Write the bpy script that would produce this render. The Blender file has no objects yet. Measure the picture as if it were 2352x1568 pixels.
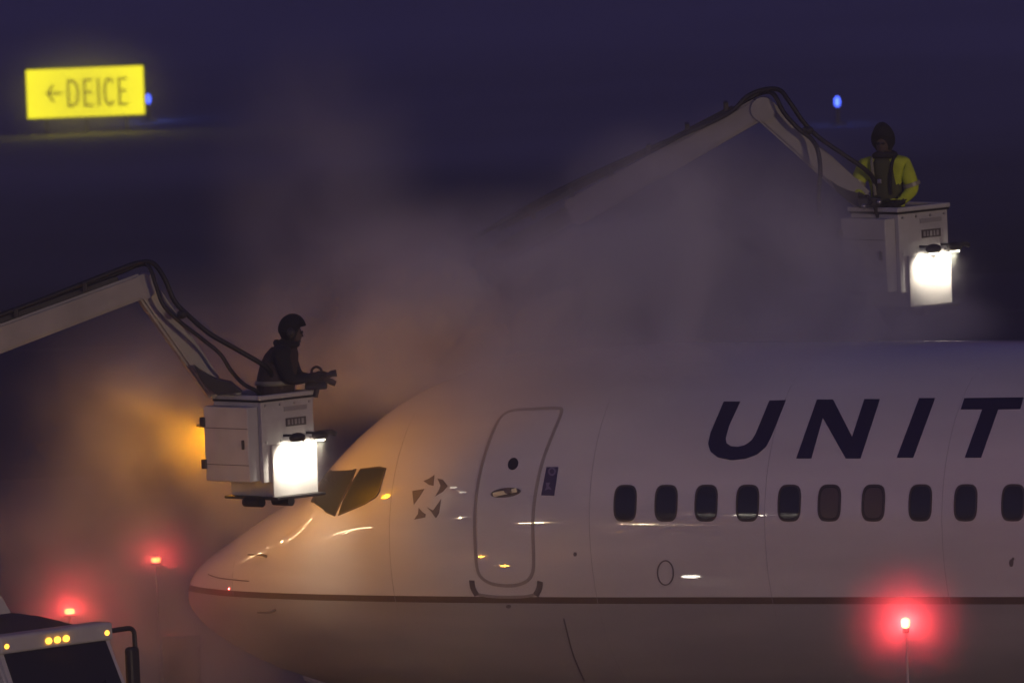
import bpy, bmesh, math, random
from math import sin, cos, pi, radians, tan, atan2, sqrt, hypot
from mathutils import Vector as V, Matrix, Euler
from mathutils.bvhtree import BVHTree
random.seed(7)
S = bpy.context.scene
COL = S.collection

# ------------------------------------------------------------------ camera
CAM = V((0, -200, 20)); FPX = 43110.0; PITCH = atan2(14.6, 200); ROLL = radians(2.3)
FW = V((0, cos(PITCH), -sin(PITCH)))
_R0 = V((1, 0, 0)); _U0 = V((0, sin(PITCH), cos(PITCH)))
RT = _R0*cos(ROLL) - _U0*sin(ROLL); UP = _U0*cos(ROLL) + _R0*sin(ROLL)
cd = bpy.data.cameras.new('camera'); cam = bpy.data.objects.new('camera', cd); COL.objects.link(cam)
m3 = Matrix((RT, UP, -FW)).transposed()
cam.matrix_world = Matrix.Translation(CAM) @ m3.to_4x4()
cd.sensor_width = 36; cd.lens = 36*FPX/2352; cd.clip_start = 1; cd.clip_end = 6000
cd.dof.use_dof = True; cd.dof.focus_distance = 199.0; cd.dof.aperture_fstop = 4.5
S.camera = cam

# ------------------------------------------------------------------ world, exposure
W = bpy.data.worlds.new('World'); S.world = W; W.use_nodes = True
nt = W.node_tree; nt.nodes.clear()
sky = nt.nodes.new('ShaderNodeTexSky'); sky.sky_type = 'NISHITA'; sky.sun_disc = False
sky.sun_elevation = radians(-3.0); sky.sun_rotation = radians(200); sky.altitude = 200
sky.air_density = 1.0; sky.dust_density = 1.0; sky.ozone_density = 3.0
tint = nt.nodes.new('ShaderNodeMix'); tint.data_type = 'RGBA'; tint.blend_type = 'MULTIPLY'
tint.inputs[0].default_value = 1; tint.inputs[7].default_value = (1.16, 0.74, 1.04, 1)
bg = nt.nodes.new('ShaderNodeBackground'); bg.inputs[1].default_value = 1.28
wo = nt.nodes.new('ShaderNodeOutputWorld')
nt.links.new(sky.outputs[0], tint.inputs[6]); nt.links.new(tint.outputs[2], bg.inputs[0]); nt.links.new(bg.outputs[0], wo.inputs[0])
S.view_settings.view_transform = 'Standard'; S.view_settings.look = 'None'
S.view_settings.exposure = 0.0; S.view_settings.gamma = 1.0; S.view_settings.use_curve_mapping = False
S.cycles.use_denoising = True
S.cycles.use_adaptive_sampling = True; S.cycles.adaptive_threshold = .03; S.cycles.volume_bounces = 3; S.cycles.max_bounces = 6; S.cycles.diffuse_bounces = 2; S.cycles.glossy_bounces = 3
S.cycles.transparent_max_bounces = 12
S.cycles.volume_max_steps = 512
S.cycles.sample_clamp_indirect = 3.0

# ------------------------------------------------------------------ pixel helpers (2352 x 1568 reading of the photograph)
def ray(px, py):
    return (FW + RT*((px-1176)/FPX) - UP*((py-784)/FPX)).normalized()
def at_y(px, py, Y):
    d = ray(px, py); t = (Y - CAM.y)/d.y
    return CAM + d*t
def at_z(px, py, Z):
    d = ray(px, py); t = (Z - CAM.z)/d.z
    return CAM + d*t

# ------------------------------------------------------------------ materials
MATS = {}
def mat(name, col, rough=.6, metal=0, coat=0, coat_rough=.1, bump=0, bscale=20, var=0, vscale=3, emit=None, estr=0, vstretch=(1, 1, 1), spec=.5):
    m = bpy.data.materials.new(name); m.use_nodes = True; t = m.node_tree; b = t.nodes['Principled BSDF']
    b.inputs['Base Color'].default_value = (*col, 1); b.inputs['Roughness'].default_value = rough
    b.inputs['Metallic'].default_value = metal; b.inputs['Coat Weight'].default_value = coat; b.inputs['Coat Roughness'].default_value = coat_rough
    b.inputs['Specular IOR Level'].default_value = spec
    if emit: b.inputs['Emission Color'].default_value = (*emit, 1); b.inputs['Emission Strength'].default_value = estr
    tc = t.nodes.new('ShaderNodeTexCoord')
    if var:
        mp = t.nodes.new('ShaderNodeMapping'); mp.inputs['Scale'].default_value = vstretch
        n = t.nodes.new('ShaderNodeTexNoise'); n.inputs['Scale'].default_value = vscale; n.inputs['Detail'].default_value = 6
        mr = t.nodes.new('ShaderNodeMapRange'); mr.inputs[1].default_value = .25; mr.inputs[2].default_value = .75; mr.inputs[3].default_value = 1-var; mr.inputs[4].default_value = 1+var*.4
        mx = t.nodes.new('ShaderNodeMix'); mx.data_type = 'RGBA'; mx.blend_type = 'MULTIPLY'; mx.inputs[0].default_value = 1; mx.inputs[6].default_value = (*col, 1)
        t.links.new(tc.outputs['Object'], mp.inputs[0]); t.links.new(mp.outputs[0], n.inputs['Vector']); t.links.new(n.outputs[0], mr.inputs[0])
        t.links.new(mr.outputs[0], mx.inputs[7]); t.links.new(mx.outputs[2], b.inputs['Base Color'])
    if bump:
        n2 = t.nodes.new('ShaderNodeTexNoise'); n2.inputs['Scale'].default_value = bscale; n2.inputs['Detail'].default_value = 4
        bp = t.nodes.new('ShaderNodeBump'); bp.inputs['Strength'].default_value = bump; bp.inputs['Distance'].default_value = .02
        t.links.new(tc.outputs['Object'], n2.inputs['Vector']); t.links.new(n2.outputs[0], bp.inputs['Height'])
        t.links.new(bp.outputs[0], b.inputs['Normal']); t.links.new(bp.outputs[0], b.inputs['Coat Normal'])
    MATS[name] = m; return m
def lens_mat(name, col, strength):
    # a glowing coloured lens that also lets the lamp inside it shine out
    m = bpy.data.materials.new(name); m.use_nodes = True; t = m.node_tree; t.nodes.clear()
    e = t.nodes.new('ShaderNodeEmission'); e.inputs[0].default_value = (*col, 1); e.inputs[1].default_value = strength
    tr = t.nodes.new('ShaderNodeBsdfTransparent'); a = t.nodes.new('ShaderNodeAddShader'); o = t.nodes.new('ShaderNodeOutputMaterial')
    t.links.new(e.outputs[0], a.inputs[0]); t.links.new(tr.outputs[0], a.inputs[1]); t.links.new(a.outputs[0], o.inputs[0])
    m.cycles.emission_sampling = 'NONE'
    MATS[name] = m; return m

mat('skin_white', (.74, .72, .71), rough=.45, spec=.15, coat=1.0, coat_rough=.03, bump=.009, bscale=3.0, var=.16, vscale=.8, vstretch=(.5, 1, 2.5))
mat('skin_grey', (.43, .42, .415), rough=.5, spec=.15, coat=.5, coat_rough=.04, bump=.012, bscale=3.0, var=.18, vscale=.9, vstretch=(.4, 1, 2.5))
mat('stripe_gold', (.16, .115, .085), rough=.5, coat=.3, coat_rough=.15)
mat('letter_blue', (.018, .012, .05), rough=.4, coat=.3, coat_rough=.15)
mat('seal_grey', (.37, .33, .31), rough=.7)
mat('seal_dark', (.17, .145, .14), rough=.7)
mat('logo_grey', (.17, .14, .14), rough=.6)
mat('placard_blue', (.05, .035, .12), rough=.5)
mat('placard_pale', (.2, .17, .3), rough=.5)
mat('glass_dark', (.028, .025, .026), rough=.08, spec=.5)
mat('cockpit_glass', (.035, .042, .04), rough=.4, spec=.25)
mat('shade', (.10, .075, .07), rough=.35)
mat('frame_dark', (.07, .058, .055), rough=.5)
mat('steel', (.5, .48, .47), rough=.3, metal=1)
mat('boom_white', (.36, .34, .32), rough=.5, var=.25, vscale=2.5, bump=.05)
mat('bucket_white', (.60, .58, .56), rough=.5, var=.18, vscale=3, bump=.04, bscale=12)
mat('rubber', (.018, .016, .017), rough=.7)
mat('hose', (.014, .013, .017), rough=.55)
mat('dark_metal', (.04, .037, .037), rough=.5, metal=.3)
mat('cab_white', (.6, .59, .6), rough=.35, coat=.5, var=.12, vscale=3)
mat('cab_dark', (.03, .028, .032), rough=.5)
mat('sticker_dark', (.10, .085, .08), rough=.6)
mat('sticker_pale', (.38, .36, .35), rough=.6)
mat('jacket_dark', (.018, .016, .018), rough=.85, var=.3, vscale=8, bump=.3, bscale=14)
mat('vest_brown', (.06, .040, .034), rough=.85, bump=.2, bscale=14)
mat('vest_dark', (.075, .078, .03), rough=.85, bump=.2, bscale=14)
mat('hivis', (.60, .70, .03), rough=.8, var=.2, vscale=8, bump=.3, bscale=14)
mat('reflective', (.30, .28, .20), rough=.4)
mat('glove', (.015, .014, .014), rough=.9)
mat('hood', (.012, .011, .013), rough=.9, bump=.2, bscale=18)
mat('face', (.10, .065, .05), rough=.7)
mat('sign_housing', (.05, .05, .05), rough=.6)
mat('sign_letter', (.05, .05, .005), rough=.7, emit=(.9, .75, .0), estr=.28)
mat('pole_grey', (.11, .105, .11), rough=.5, metal=.3)
mat('pole_pale', (.55, .5, .5), rough=.45)
mat('cabinet', (.09, .085, .085), rough=.6, var=.2)
lens_mat('lens_red', (1.0, .22, .03), 6)
lens_mat('lens_red_core', (1.0, .40, .04), 4)
lens_mat('lens_amber', (1.0, .42, .02), 3.2)
lens_mat('lens_blue', (.07, .13, 1.0), 2.2)
lens_mat('lens_white', (1.0, .9, .72), 8)
lens_mat('lens_warm', (1.0, .75, .4), 4)

# ------------------------------------------------------------------ mesh helpers
def link(name, me, m=None, parent=None):
    o = bpy.data.objects.new(name, me); COL.objects.link(o)
    if m and me: me.materials.append(MATS[m] if isinstance(m, str) else m)
    if parent: o.parent = parent
    return o
def obj(name, bm, m=None, parent=None, smooth=False):
    bmesh.ops.recalc_face_normals(bm, faces=bm.faces)
    me = bpy.data.meshes.new(name); bm.to_mesh(me); bm.free()
    if smooth:
        for p in me.polygons: p.use_smooth = True
    return link(name, me, m, parent)
def tag(o, label=None, cat=None, group=None, kind=None):
    if label: o['label'] = label
    if cat: o['category'] = cat
    if group: o['group'] = group
    if kind: o['kind'] = kind
    return o
def empty(name, loc=(0, 0, 0), rz=0):
    o = bpy.data.objects.new(name, None); COL.objects.link(o); o.location = loc; o.rotation_euler = (0, 0, rz); return o
def BM(): return bmesh.new()
def box(bm, c, s, rot=None, bev=0):
    r = bmesh.ops.create_cube(bm, size=1)
    M = Matrix.Translation(V(c)) @ (rot.to_4x4() if rot else Matrix()) @ Matrix.Diagonal((*s, 1))
    bmesh.ops.transform(bm, matrix=M, verts=r['verts'])
    if bev:
        es = list({e for v in r['verts'] for e in v.link_edges})
        bmesh.ops.bevel(bm, geom=es, offset=bev, segments=2, affect='EDGES', profile=.5)
    return bm
def frame_from(d):
    d = d.normalized(); u = V((0, 0, 1)) if abs(d.z) < .95 else V((1, 0, 0))
    s = d.cross(u).normalized(); return s, s.cross(d).normalized()
def spline(pts, n=8):
    P = [V(p) for p in pts]; out = []
    for i in range(len(P)-1):
        p0 = P[max(i-1, 0)]; p1 = P[i]; p2 = P[i+1]; p3 = P[min(i+2, len(P)-1)]
        for k in range(n):
            t = k/n
            out.append(.5*((2*p1)+(p2-p0)*t+(2*p0-5*p1+4*p2-p3)*t*t+(3*p1-p0-3*p2+p3)*t**3))
    out.append(P[-1]); return out
def tube(bm, pts, r, n=8):
    pts = [V(p) for p in pts]; rings = []
    rr = r if isinstance(r, (list, tuple)) else [r]*len(pts)
    d0 = (pts[1]-pts[0]); s, u = frame_from(d0)
    for i, p in enumerate(pts):
        d = (pts[min(i+1, len(pts)-1)]-pts[max(i-1, 0)]).normalized()
        s = (s - d*s.dot(d)).normalized(); u = s.cross(d)
        rings.append([bm.verts.new(p+(s*cos(2*pi*k/n)+u*sin(2*pi*k/n))*rr[i]) for k in range(n)])
    for a, b in zip(rings, rings[1:]):
        for k in range(n): bm.faces.new((a[k], a[(k+1) % n], b[(k+1) % n], b[k]))
    bm.faces.new(rings[0][::-1]); bm.faces.new(rings[-1]); return bm
def beam(bm, a, b, w0, h0, w1=None, h1=None, bev=.02, up=None):
    """box-section beam from a to b, horizontal width w, height h"""
    a = V(a); b = V(b); d = (b-a).normalized(); s, u = frame_from(d)
    w1 = w1 or w0; h1 = h1 or h0; vs = []
    for p, w, h in ((a, w0, h0), (b, w1, h1)):
        vs.append([bm.verts.new(p+s*w*x/2+u*h*y/2) for x, y in ((-1, -1), (1, -1), (1, 1), (-1, 1))])
    fs = [bm.faces.new(vs[0][::-1]), bm.faces.new(vs[1])]
    for k in range(4): fs.append(bm.faces.new((vs[0][k], vs[0][(k+1) % 4], vs[1][(k+1) % 4], vs[1][k])))
    if bev:
        es = list({e for f in fs for e in f.edges}); bmesh.ops.bevel(bm, geom=es, offset=bev, segments=2, affect='EDGES')
    return bm
def prism(bm, poly, axis_o, ex, ey, ez, depth):
    """extrude a 2-D polygon (in metres along ex, ey from axis_o) by depth along ez"""
    a = [bm.verts.new(axis_o+ex*x+ey*y) for x, y in poly]; b = [bm.verts.new(axis_o+ex*x+ey*y+ez*depth) for x, y in poly]
    n = len(poly); bm.faces.new(a); bm.faces.new(b[::-1])
    for k in range(n): bm.faces.new((a[k], b[k], b[(k+1) % n], a[(k+1) % n]))
    return bm
def ellipsoid(bm, c, r, rot=None, sub=2):
    q = bmesh.ops.create_icosphere(bm, subdivisions=sub, radius=1)
    bmesh.ops.transform(bm, matrix=Matrix.Translation(V(c)) @ (rot.to_4x4() if rot else Matrix()) @ Matrix.Diagonal((*r, 1)), verts=q['verts'])
    return bm
def lamp(name, loc, power, col, radius=.05, parent=None, spot=None, aim=None, blend=.6):
    ld = bpy.data.lights.new(name, 'SPOT' if spot else 'POINT'); ld.energy = power; ld.color = col; ld.shadow_soft_size = radius
    o = bpy.data.objects.new(name, ld); COL.objects.link(o)
    if spot:
        ld.spot_size = spot; ld.spot_blend = blend
        o.rotation_euler = V(aim).to_track_quat('-Z', 'Y').to_euler()
    o.location = loc
    if parent:
        o.parent = parent
    return o

# ------------------------------------------------------------------ ground
def sheet(name, x0, x1, y0, y1, z, m):
    bm = BM(); vs = [bm.verts.new(p) for p in ((x0, y0, z), (x1, y0, z), (x1, y1, z), (x0, y1, z))]; bm.faces.new(vs)
    o = obj(name, bm, m); tag(o, kind='structure'); return o
mat('snowy_grass', (.47, .45, .49), rough=.95, var=.22, vscale=.05, bump=.3, bscale=1.5, vstretch=(1, .8, 1))
mat('asphalt', (.042, .04, .042), rough=.6, var=.25, vscale=.07, bump=.2, bscale=6)
mat('concrete', (.07, .066, .066), rough=.55, var=.25, vscale=.09, bump=.15, bscale=5)
mat('paint_white', (.6, .58, .5), rough=.7, var=.3)
sheet('ground', -2500, 2500, -600, 4500, -.30, 'snowy_grass')
sheet('apron', -220, 220, -420, 52, 0, 'concrete')
# low bank so that grass, taxiway and shoulder step up without sharing a plane
sheet('shoulder', -400, 400, 52, 76, .004, 'asphalt')
sheet('taxiway', -400, 400, 76, 116, .008, 'asphalt')
def thin_snow():
    # snow cover that thins out towards the cleared taxiway
    m = MATS['snowy_grass'].copy(); m.name = 'thinning_snow'; t = m.node_tree; b = t.nodes['Principled BSDF']; src = b.inputs['Base Color'].links[0].from_socket
    tc = t.nodes.new('ShaderNodeTexCoord'); sp = t.nodes.new('ShaderNodeSeparateXYZ'); t.links.new(tc.outputs['Object'], sp.inputs[0])
    nz = t.nodes.new('ShaderNodeTexNoise'); nz.inputs['Scale'].default_value = .04; nz.inputs['Detail'].default_value = 5; t.links.new(tc.outputs['Object'], nz.inputs['Vector'])
    md = t.nodes.new('ShaderNodeMath'); md.operation = 'MULTIPLY_ADD'; md.inputs[1].default_value = 50; t.links.new(nz.outputs[0], md.inputs[0]); t.links.new(sp.outputs[1], md.inputs[2])
    mr = t.nodes.new('ShaderNodeMapRange'); mr.interpolation_type = 'SMOOTHSTEP'; mr.inputs[1].default_value = 98; mr.inputs[2].default_value = 178; t.links.new(md.outputs[0], mr.inputs[0])
    mx = t.nodes.new('ShaderNodeMix'); mx.data_type = 'RGBA'; mx.inputs[6].default_value = (.045, .043, .045, 1); t.links.new(mr.outputs[0], mx.inputs[0]); t.links.new(src, mx.inputs[7]); t.links.new(mx.outputs[2], b.inputs['Base Color'])
    return m
sheet('field', -900, 900, 84, 1400, .012, thin_snow())

# ------------------------------------------------------------------ airplane
PSI = radians(28)
NOSE = V((-3.585, 3.6, 3.395))
plane = empty('airplane', (NOSE.x, NOSE.y, 0), -PSI)
tag(plane, 'white airliner with grey belly and dark blue lettering, nose under the sprayer bucket', 'airplane')
PM = Matrix.Translation((NOSE.x, NOSE.y, 0)) @ Matrix.Rotation(-PSI, 4, 'Z'); PI_ = PM.inverted()
A_ = [0, .04, .12, .28, .6, 1.0, 1.5, 1.85, 2.25, 2.7, 3.2, 4, 5, 6.2, 7.5, 20, 24, 28, 32]
T_ = [-.87, -.72, -.60, -.46, -.27, -.03, .24, .42, .83, 1.18, 1.44, 1.68, 1.82, 1.88, 1.88, 1.88, 1.86, 1.80, 1.65]
B_ = [-.87, -1.00, -1.11, -1.24, -1.42, -1.60, -1.76, -1.85, -1.93, -2.0, -2.05, -2.10, -2.13, -2.13, -2.13, -2.13, -1.6, -.7, .6]
W_ = [.0, .16, .30, .47, .72, .97, 1.18, 1.30, 1.42, 1.52, 1.62, 1.74, 1.83, 1.88, 1.88, 1.88, 1.7, 1.25, .5]
Z_ = [-.87, -.86, -.85, -.82, -.76, -.68, -.58, -.5, -.4, -.3, -.22, -.1, -.02, 0, 0, 0, .2, .6, 1.1]
def pchip(xs, ys, x):
    n = len(xs)
    h = [xs[i+1]-xs[i] for i in range(n-1)]; d = [(ys[i+1]-ys[i])/h[i] for i in range(n-1)]
    def slope(i):
        if i == 0: return d[0]
        if i == n-1: return d[-1]
        if d[i-1]*d[i] <= 0: return 0
        return 2*d[i-1]*d[i]/(d[i-1]+d[i])
    i = max(0, min(n-2, next((k for k in range(n-1) if x <= xs[k+1]), n-2)))
    t = (x-xs[i])/h[i]; m0, m1 = slope(i), slope(i+1)
    return (2*t**3-3*t*t+1)*ys[i]+(t**3-2*t*t+t)*h[i]*m0+(-2*t**3+3*t*t)*ys[i+1]+(t**3-t*t)*h[i]*m1
SEG = 112
fb = BM(); rings = []
sts = [.004, .012, .025, .045, .07, .10, .14, .19, .25, .32, .40, .5, .6, .72, .85, 1.0]+[1.0+.1*i for i in range(1, 56)]+[6.5+.25*i for i in range(1, 25)]+[12.5+.8*i for i in range(1, 25)]
for a in sts:
    aa = min(a, 32)
    if aa < .04: # rounded tip
        q = sqrt(aa/.04); t, b, w = -.87+.15*q, -.87-.13*q, .16*q
        z0 = -.87+.01*q
    else:
        t, b, w, z0 = pchip(A_, T_, aa), pchip(A_, B_, aa), pchip(A_, W_, aa), pchip(A_, Z_, aa)
    ring = []
    for k in range(SEG):
        th = 2*pi*k/SEG; sv = sin(th); cv = cos(th)
        zz = z0+(t-z0)*sv if sv > 0 else z0+(z0-b)*sv
        ring.append(fb.verts.new((aa, -w*cv, zz+NOSE.z)))
    rings.append(ring)
for r1, r2 in zip(rings, rings[1:]):
    for k in range(SEG): fb.faces.new((r1[k], r1[(k+1) % SEG], r2[(k+1) % SEG], r2[k]))
tip = fb.verts.new((0, 0, NOSE.z-.87)); tail = fb.verts.new((32.3, 0, NOSE.z+1.15))
for k in range(SEG):
    fb.faces.new((tip, rings[0][(k+1) % SEG], rings[0][k])); fb.faces.new((tail, rings[-1][k], rings[-1][(k+1) % SEG]))
bmesh.ops.recalc_face_normals(fb, faces=fb.faces)
bvh = BVHTree.FromBMesh(fb)
def hit(px, py, off=0.0):
    """point of the photograph on the airplane's skin, in the airplane's frame"""
    o = PI_ @ CAM; d = (PI_.to_3x3() @ ray(px, py))
    h, n, i, dist = bvh.ray_cast(o+d*150, d, 100)
    if h is None: return None, None
    return h+n*off, n
# stripe: two gently tilted cuts fitted to the photograph
h1, _ = hit(2300, 1370); h2, _ = hit(700, 1363); g1, _ = hit(2300, 1387); g2, _ = hit(700, 1377)
def cutplane(p, q):
    d = (q-p); d.y = 0; d.normalize(); return p, V((-d.z, 0, d.x)) if d.x > 0 else V((d.z, 0, -d.x))
for p, q in ((h2, h1), (g2, g1)):
    co, no = cutplane(p, q)
    bmesh.ops.bisect_plane(fb, geom=list(fb.verts)+list(fb.edges)+list(fb.faces), plane_co=co, plane_no=no, dist=1e-5)
c1 = cutplane(h2, h1); c2 = cutplane(g2, g1)
for f in fb.faces:
    c = f.calc_center_median()
    f.material_index = 0 if (c-c1[0]).dot(c1[1]) > 0 else (1 if (c-c2[0]).dot(c2[1]) > 0 else 2)
    f.smooth = True
me = bpy.data.meshes.new('fuselage'); fb.to_mesh(me); fb.free()
for k in ('skin_white', 'stripe_gold', 'skin_grey'): me.materials.append(MATS[k])
fus = link('fuselage', me, None, plane)

def patch(name, poly, m, off=.003, parent=plane, step=7, smooth=True, thick=.004):
    """fill a pixel-space polygon and lay it on the skin as a thin sheet with an edge"""
    bm = BM(); vs = [bm.verts.new((x, y, 0)) for x, y in poly]; bm.faces.new(vs).normal_update()
    bmesh.ops.triangulate(bm, faces=bm.faces)
    xs = [p[0] for p in poly]; ys = [p[1] for p in poly]
    def cuts(lo, hi, no):
        n = int((hi-lo)/step)
        for i in range(1, n+1):
            c = lo+(hi-lo)*i/(n+1)
            bmesh.ops.bisect_plane(bm, geom=list(bm.verts)+list(bm.edges)+list(bm.faces), plane_co=(c*no[0], c*no[1], 0), plane_no=no)
    cuts(min(ys), max(ys), (0, 1, 0)); cuts(min(xs), max(xs), (1, 0, 0))
    nrm = {}
    for v in bm.verts:
        p, n = hit(v.co.x, v.co.y, off)
        v.co = p; nrm[v] = n
    geo = bmesh.ops.extrude_face_region(bm, geom=list(bm.faces))
    # the extruded copy stays in place as the outer face, the first one sinks into the skin
    new = [g for g in geo['geom'] if isinstance(g, bmesh.types.BMVert)]
    newset = set(new)
    for v in list(bm.verts):
        if v not in newset and v in nrm: v.co = v.co - nrm[v]*thick
    return obj(name, bm, m, parent, smooth=False)
def ribbon(name, path, w, m, off=.004, closed=False, parent=plane, n=6, thick=.006):
    """strip of width w (metres) laid on the skin along a pixel path"""
    P = [V((x, y, 0)) for x, y in path]
    if closed: P = P+[P[0]]
    Q = spline(P, n)
    if closed: Q = Q[:-1]
    H = [hit(q.x, q.y, 0) for q in Q]; bm = BM(); R = []
    N = len(H)
    for i, (p, nn) in enumerate(H):
        a = H[(i-1) % N][0] if closed or i > 0 else p; b = H[(i+1) % N][0] if closed or i < N-1 else p
        d = (b-a).normalized(); s = d.cross(nn).normalized()
        R.append([bm.verts.new(p+s*w*x+nn*z) for x, z in ((-.5, off-thick), (-.5, off), (.5, off), (.5, off-thick))])
    for i in range(N if closed else N-1):
        a, b = R[i], R[(i+1) % N]
        for k in range(4): bm.faces.new((a[k], a[(k+1) % 4], b[(k+1) % 4], b[k]))
    if not closed: bm.faces.new(R[0]); bm.faces.new(R[-1][::-1])
    return obj(name, bm, m, parent)
def ell(cx, cy, rx, ry, tilt=0, n=24):
    c, s = cos(radians(tilt)), sin(radians(tilt)); out = []
    for k in range(n):
        x, y = rx*cos(2*pi*k/n), ry*sin(2*pi*k/n); out.append((cx+x*c-y*s, cy+x*s+y*c))
    return out
def zp(z, x0, y0, fac):
    return [((x0+x/fac)/1.523, (y0+y/fac)/1.523) for x, y in z]

# passenger windows: frame ring, pane, sometimes a drawn shade; set along the skin's own axes
def rrect(w, h, n=28, e=3.4):
    out = []
    for k in range(n):
        t = 2*pi*k/n; c, s = cos(t), sin(t)
        out.append((w/2*math.copysign(abs(c)**(2/e), c), h/2*math.copysign(abs(s)**(2/e), s)))
    return out
def window(px, py, shade=None):
    p, n = hit(px, py)
    ex = V((1, 0, 0)); ex = (ex-n*ex.dot(n)).normalized(); ey = n.cross(ex)
    if ey.z < 0: ey = -ey
    def lay(poly, off):
        out = []
        for x, y in poly:
            q = p+ex*x+ey*y; h, nn, _, _ = bvh.ray_cast(q+n*.5, -n, 2); out.append(h+nn*off)
        return out
    def disc(poly, off):
        bm = BM(); rs = []
        for q in (1, .8, .55, .28): rs.append([bm.verts.new(c) for c in lay([(x*q, y*q) for x, y in poly], off)])
        for r1, r2 in zip(rs, rs[1:]):
            for k in range(len(r1)): bm.faces.new((r1[k], r1[(k+1) % len(r1)], r2[(k+1) % len(r1)], r2[k]))
        bm.faces.new(rs[-1]); return bm
    O, I = rrect(.275, .395), rrect(.235, .35)
    bm = BM()
    a0, a1, b1, b0 = [[bm.verts.new(c) for c in lay(pl, o)] for pl, o in ((O, -.002), (O, .006), (I, .0075), (I, .0012))]
    for r1, r2 in ((a0, a1), (a1, b1), (b1, b0)):
        for k in range(28): bm.faces.new((r1[k], r1[(k+1) % 28], r2[(k+1) % 28], r2[k]))
    w = obj('window', bm, 'frame_dark', plane)
    obj('pane', disc(I, .0022), 'glass_dark', w, smooth=True)
    if shade:
        J = [(x*.93, y*.93) for x, y in I]; top = .35/2*.93
        J = [(x, max(y, top-shade*2*top)) for x, y in J]
        obj('window_shade', disc(J, .0034), 'shade', w, smooth=True)
for i, x in enumerate((1436, 1530, 1622, 1717, 1813, 1905, 2006, 2114, 2218, 2327)):
    window(x, 1155-i*.15, {5: 1.0, 6: 1.0}.get(i))
h0, _ = hit(2327, 1153.6)
for k in range(1, 14):   # the row goes on beyond the frame
    q = PM @ V((h0.x+.50*k, h0.y, h0.z)); d = q-CAM
    window(1176+FPX*d.dot(RT)/d.dot(FW), 784-FPX*d.dot(UP)/d.dot(FW))

# lettering
LT = {
 'U': [(695, 150), (778, 150), (722, 270), (704, 335), (708, 358), (730, 374), (765, 378), (800, 370), (835, 346), (856, 312), (925, 145), (1008, 143), (935, 325), (908, 378), (862, 417), (805, 438), (735, 446), (665, 432), (628, 402), (616, 362), (628, 308)],
 'N': [(1165, 140), (1246, 140), (1342, 328), (1404, 138), (1482, 138), (1384, 437), (1310, 437), (1194, 232), (1136, 437), (1060, 437)],
 'I': [(1680, 133), (1760, 133), (1650, 433), (1567, 433)],
 'T': [(1908, 133), (2206, 129), (2190, 188), (2078, 190), (1992, 433), (1910, 433), (1998, 190), (1890, 190)],
 'D': [(2745, 124), (2900, 122), (2965, 150), (2985, 215), (2960, 310), (2900, 390), (2800, 430), (2637, 433), (2743, 375), (2780, 372), (2845, 355), (2890, 300), (2905, 225), (2875, 185), (2805, 185), (2739, 372), (2634, 430)],
 'E': [(2400, 127), (2640, 125), (2618, 182), (2462, 184), (2440, 248), (2590, 247), (2570, 303), (2420, 304), (2396, 374), (2560, 373), (2538, 431), (2290, 433)],
}
for ch, z in LT.items():
    o = patch('letter', zp(z, 2050, 1300, 1.4413), 'letter_blue', off=.0035)
    o['label'] = f'dark blue slanted letter {ch} on the white fuselage'

# forward door
DOOR = [(1179, 942), (1230, 939), (1278, 937), (1290, 946), (1270, 997), (1246, 1061), (1229, 1141), (1224, 1208), (1226, 1288), (1222, 1318), (1206, 1336), (1175, 1344), (1132, 1340), (1106, 1325), (1096, 1302), (1092, 1255), (1091, 1188), (1096, 1128), (1106, 1074), (1122, 1020), (1139, 977), (1156, 953)]
DP = [(v.x, v.y) for v in spline([V((x, y, 0)) for x, y in DOOR+[DOOR[0]]], 3)][:-1]
door = patch('door', DP, 'skin_white', off=.004, step=9, thick=.012)
for p in door.data.polygons: p.use_smooth = True
ribbon('door_seal', DOOR, .036, 'seal_grey', closed=True, parent=door, off=.007, n=4)
patch('door_window', ell(1179, 1065, 11.5, 14.5, 22), 'glass_dark', off=.007, parent=door, step=5, thick=.012)
patch('handle_recess', ell(1162, 1131, 35, 11, -7), 'seal_dark', off=.008, parent=door, step=5, thick=.012)
hb = BM()
a, n1 = hit(1136, 1137); b, n2 = hit(1192, 1125)
beam(hb, a+n1*.03, b+n2*.03, .025, .045, bev=.008); obj('door_handle', hb, 'steel', door)
patch('handle_pivot', ell(1171, 1128, 8, 7, 0, 12), 'seal_dark', off=.05, parent=door, step=5, thick=.05)
ribbon('sill_bracket', [(1084, 1332), (1087, 1350), (1096, 1366)], .065, 'seal_dark', off=.008, n=4)
ribbon('sill_bracket', [(1241, 1334), (1239, 1350), (1231, 1366)], .065, 'seal_dark', off=.008, n=4)
ribbon('sill_plate', [(1096, 1364), (1130, 1369), (1170, 1370), (1205, 1369), (1231, 1364)], .03, 'seal_grey', off=.007, n=4)
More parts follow.
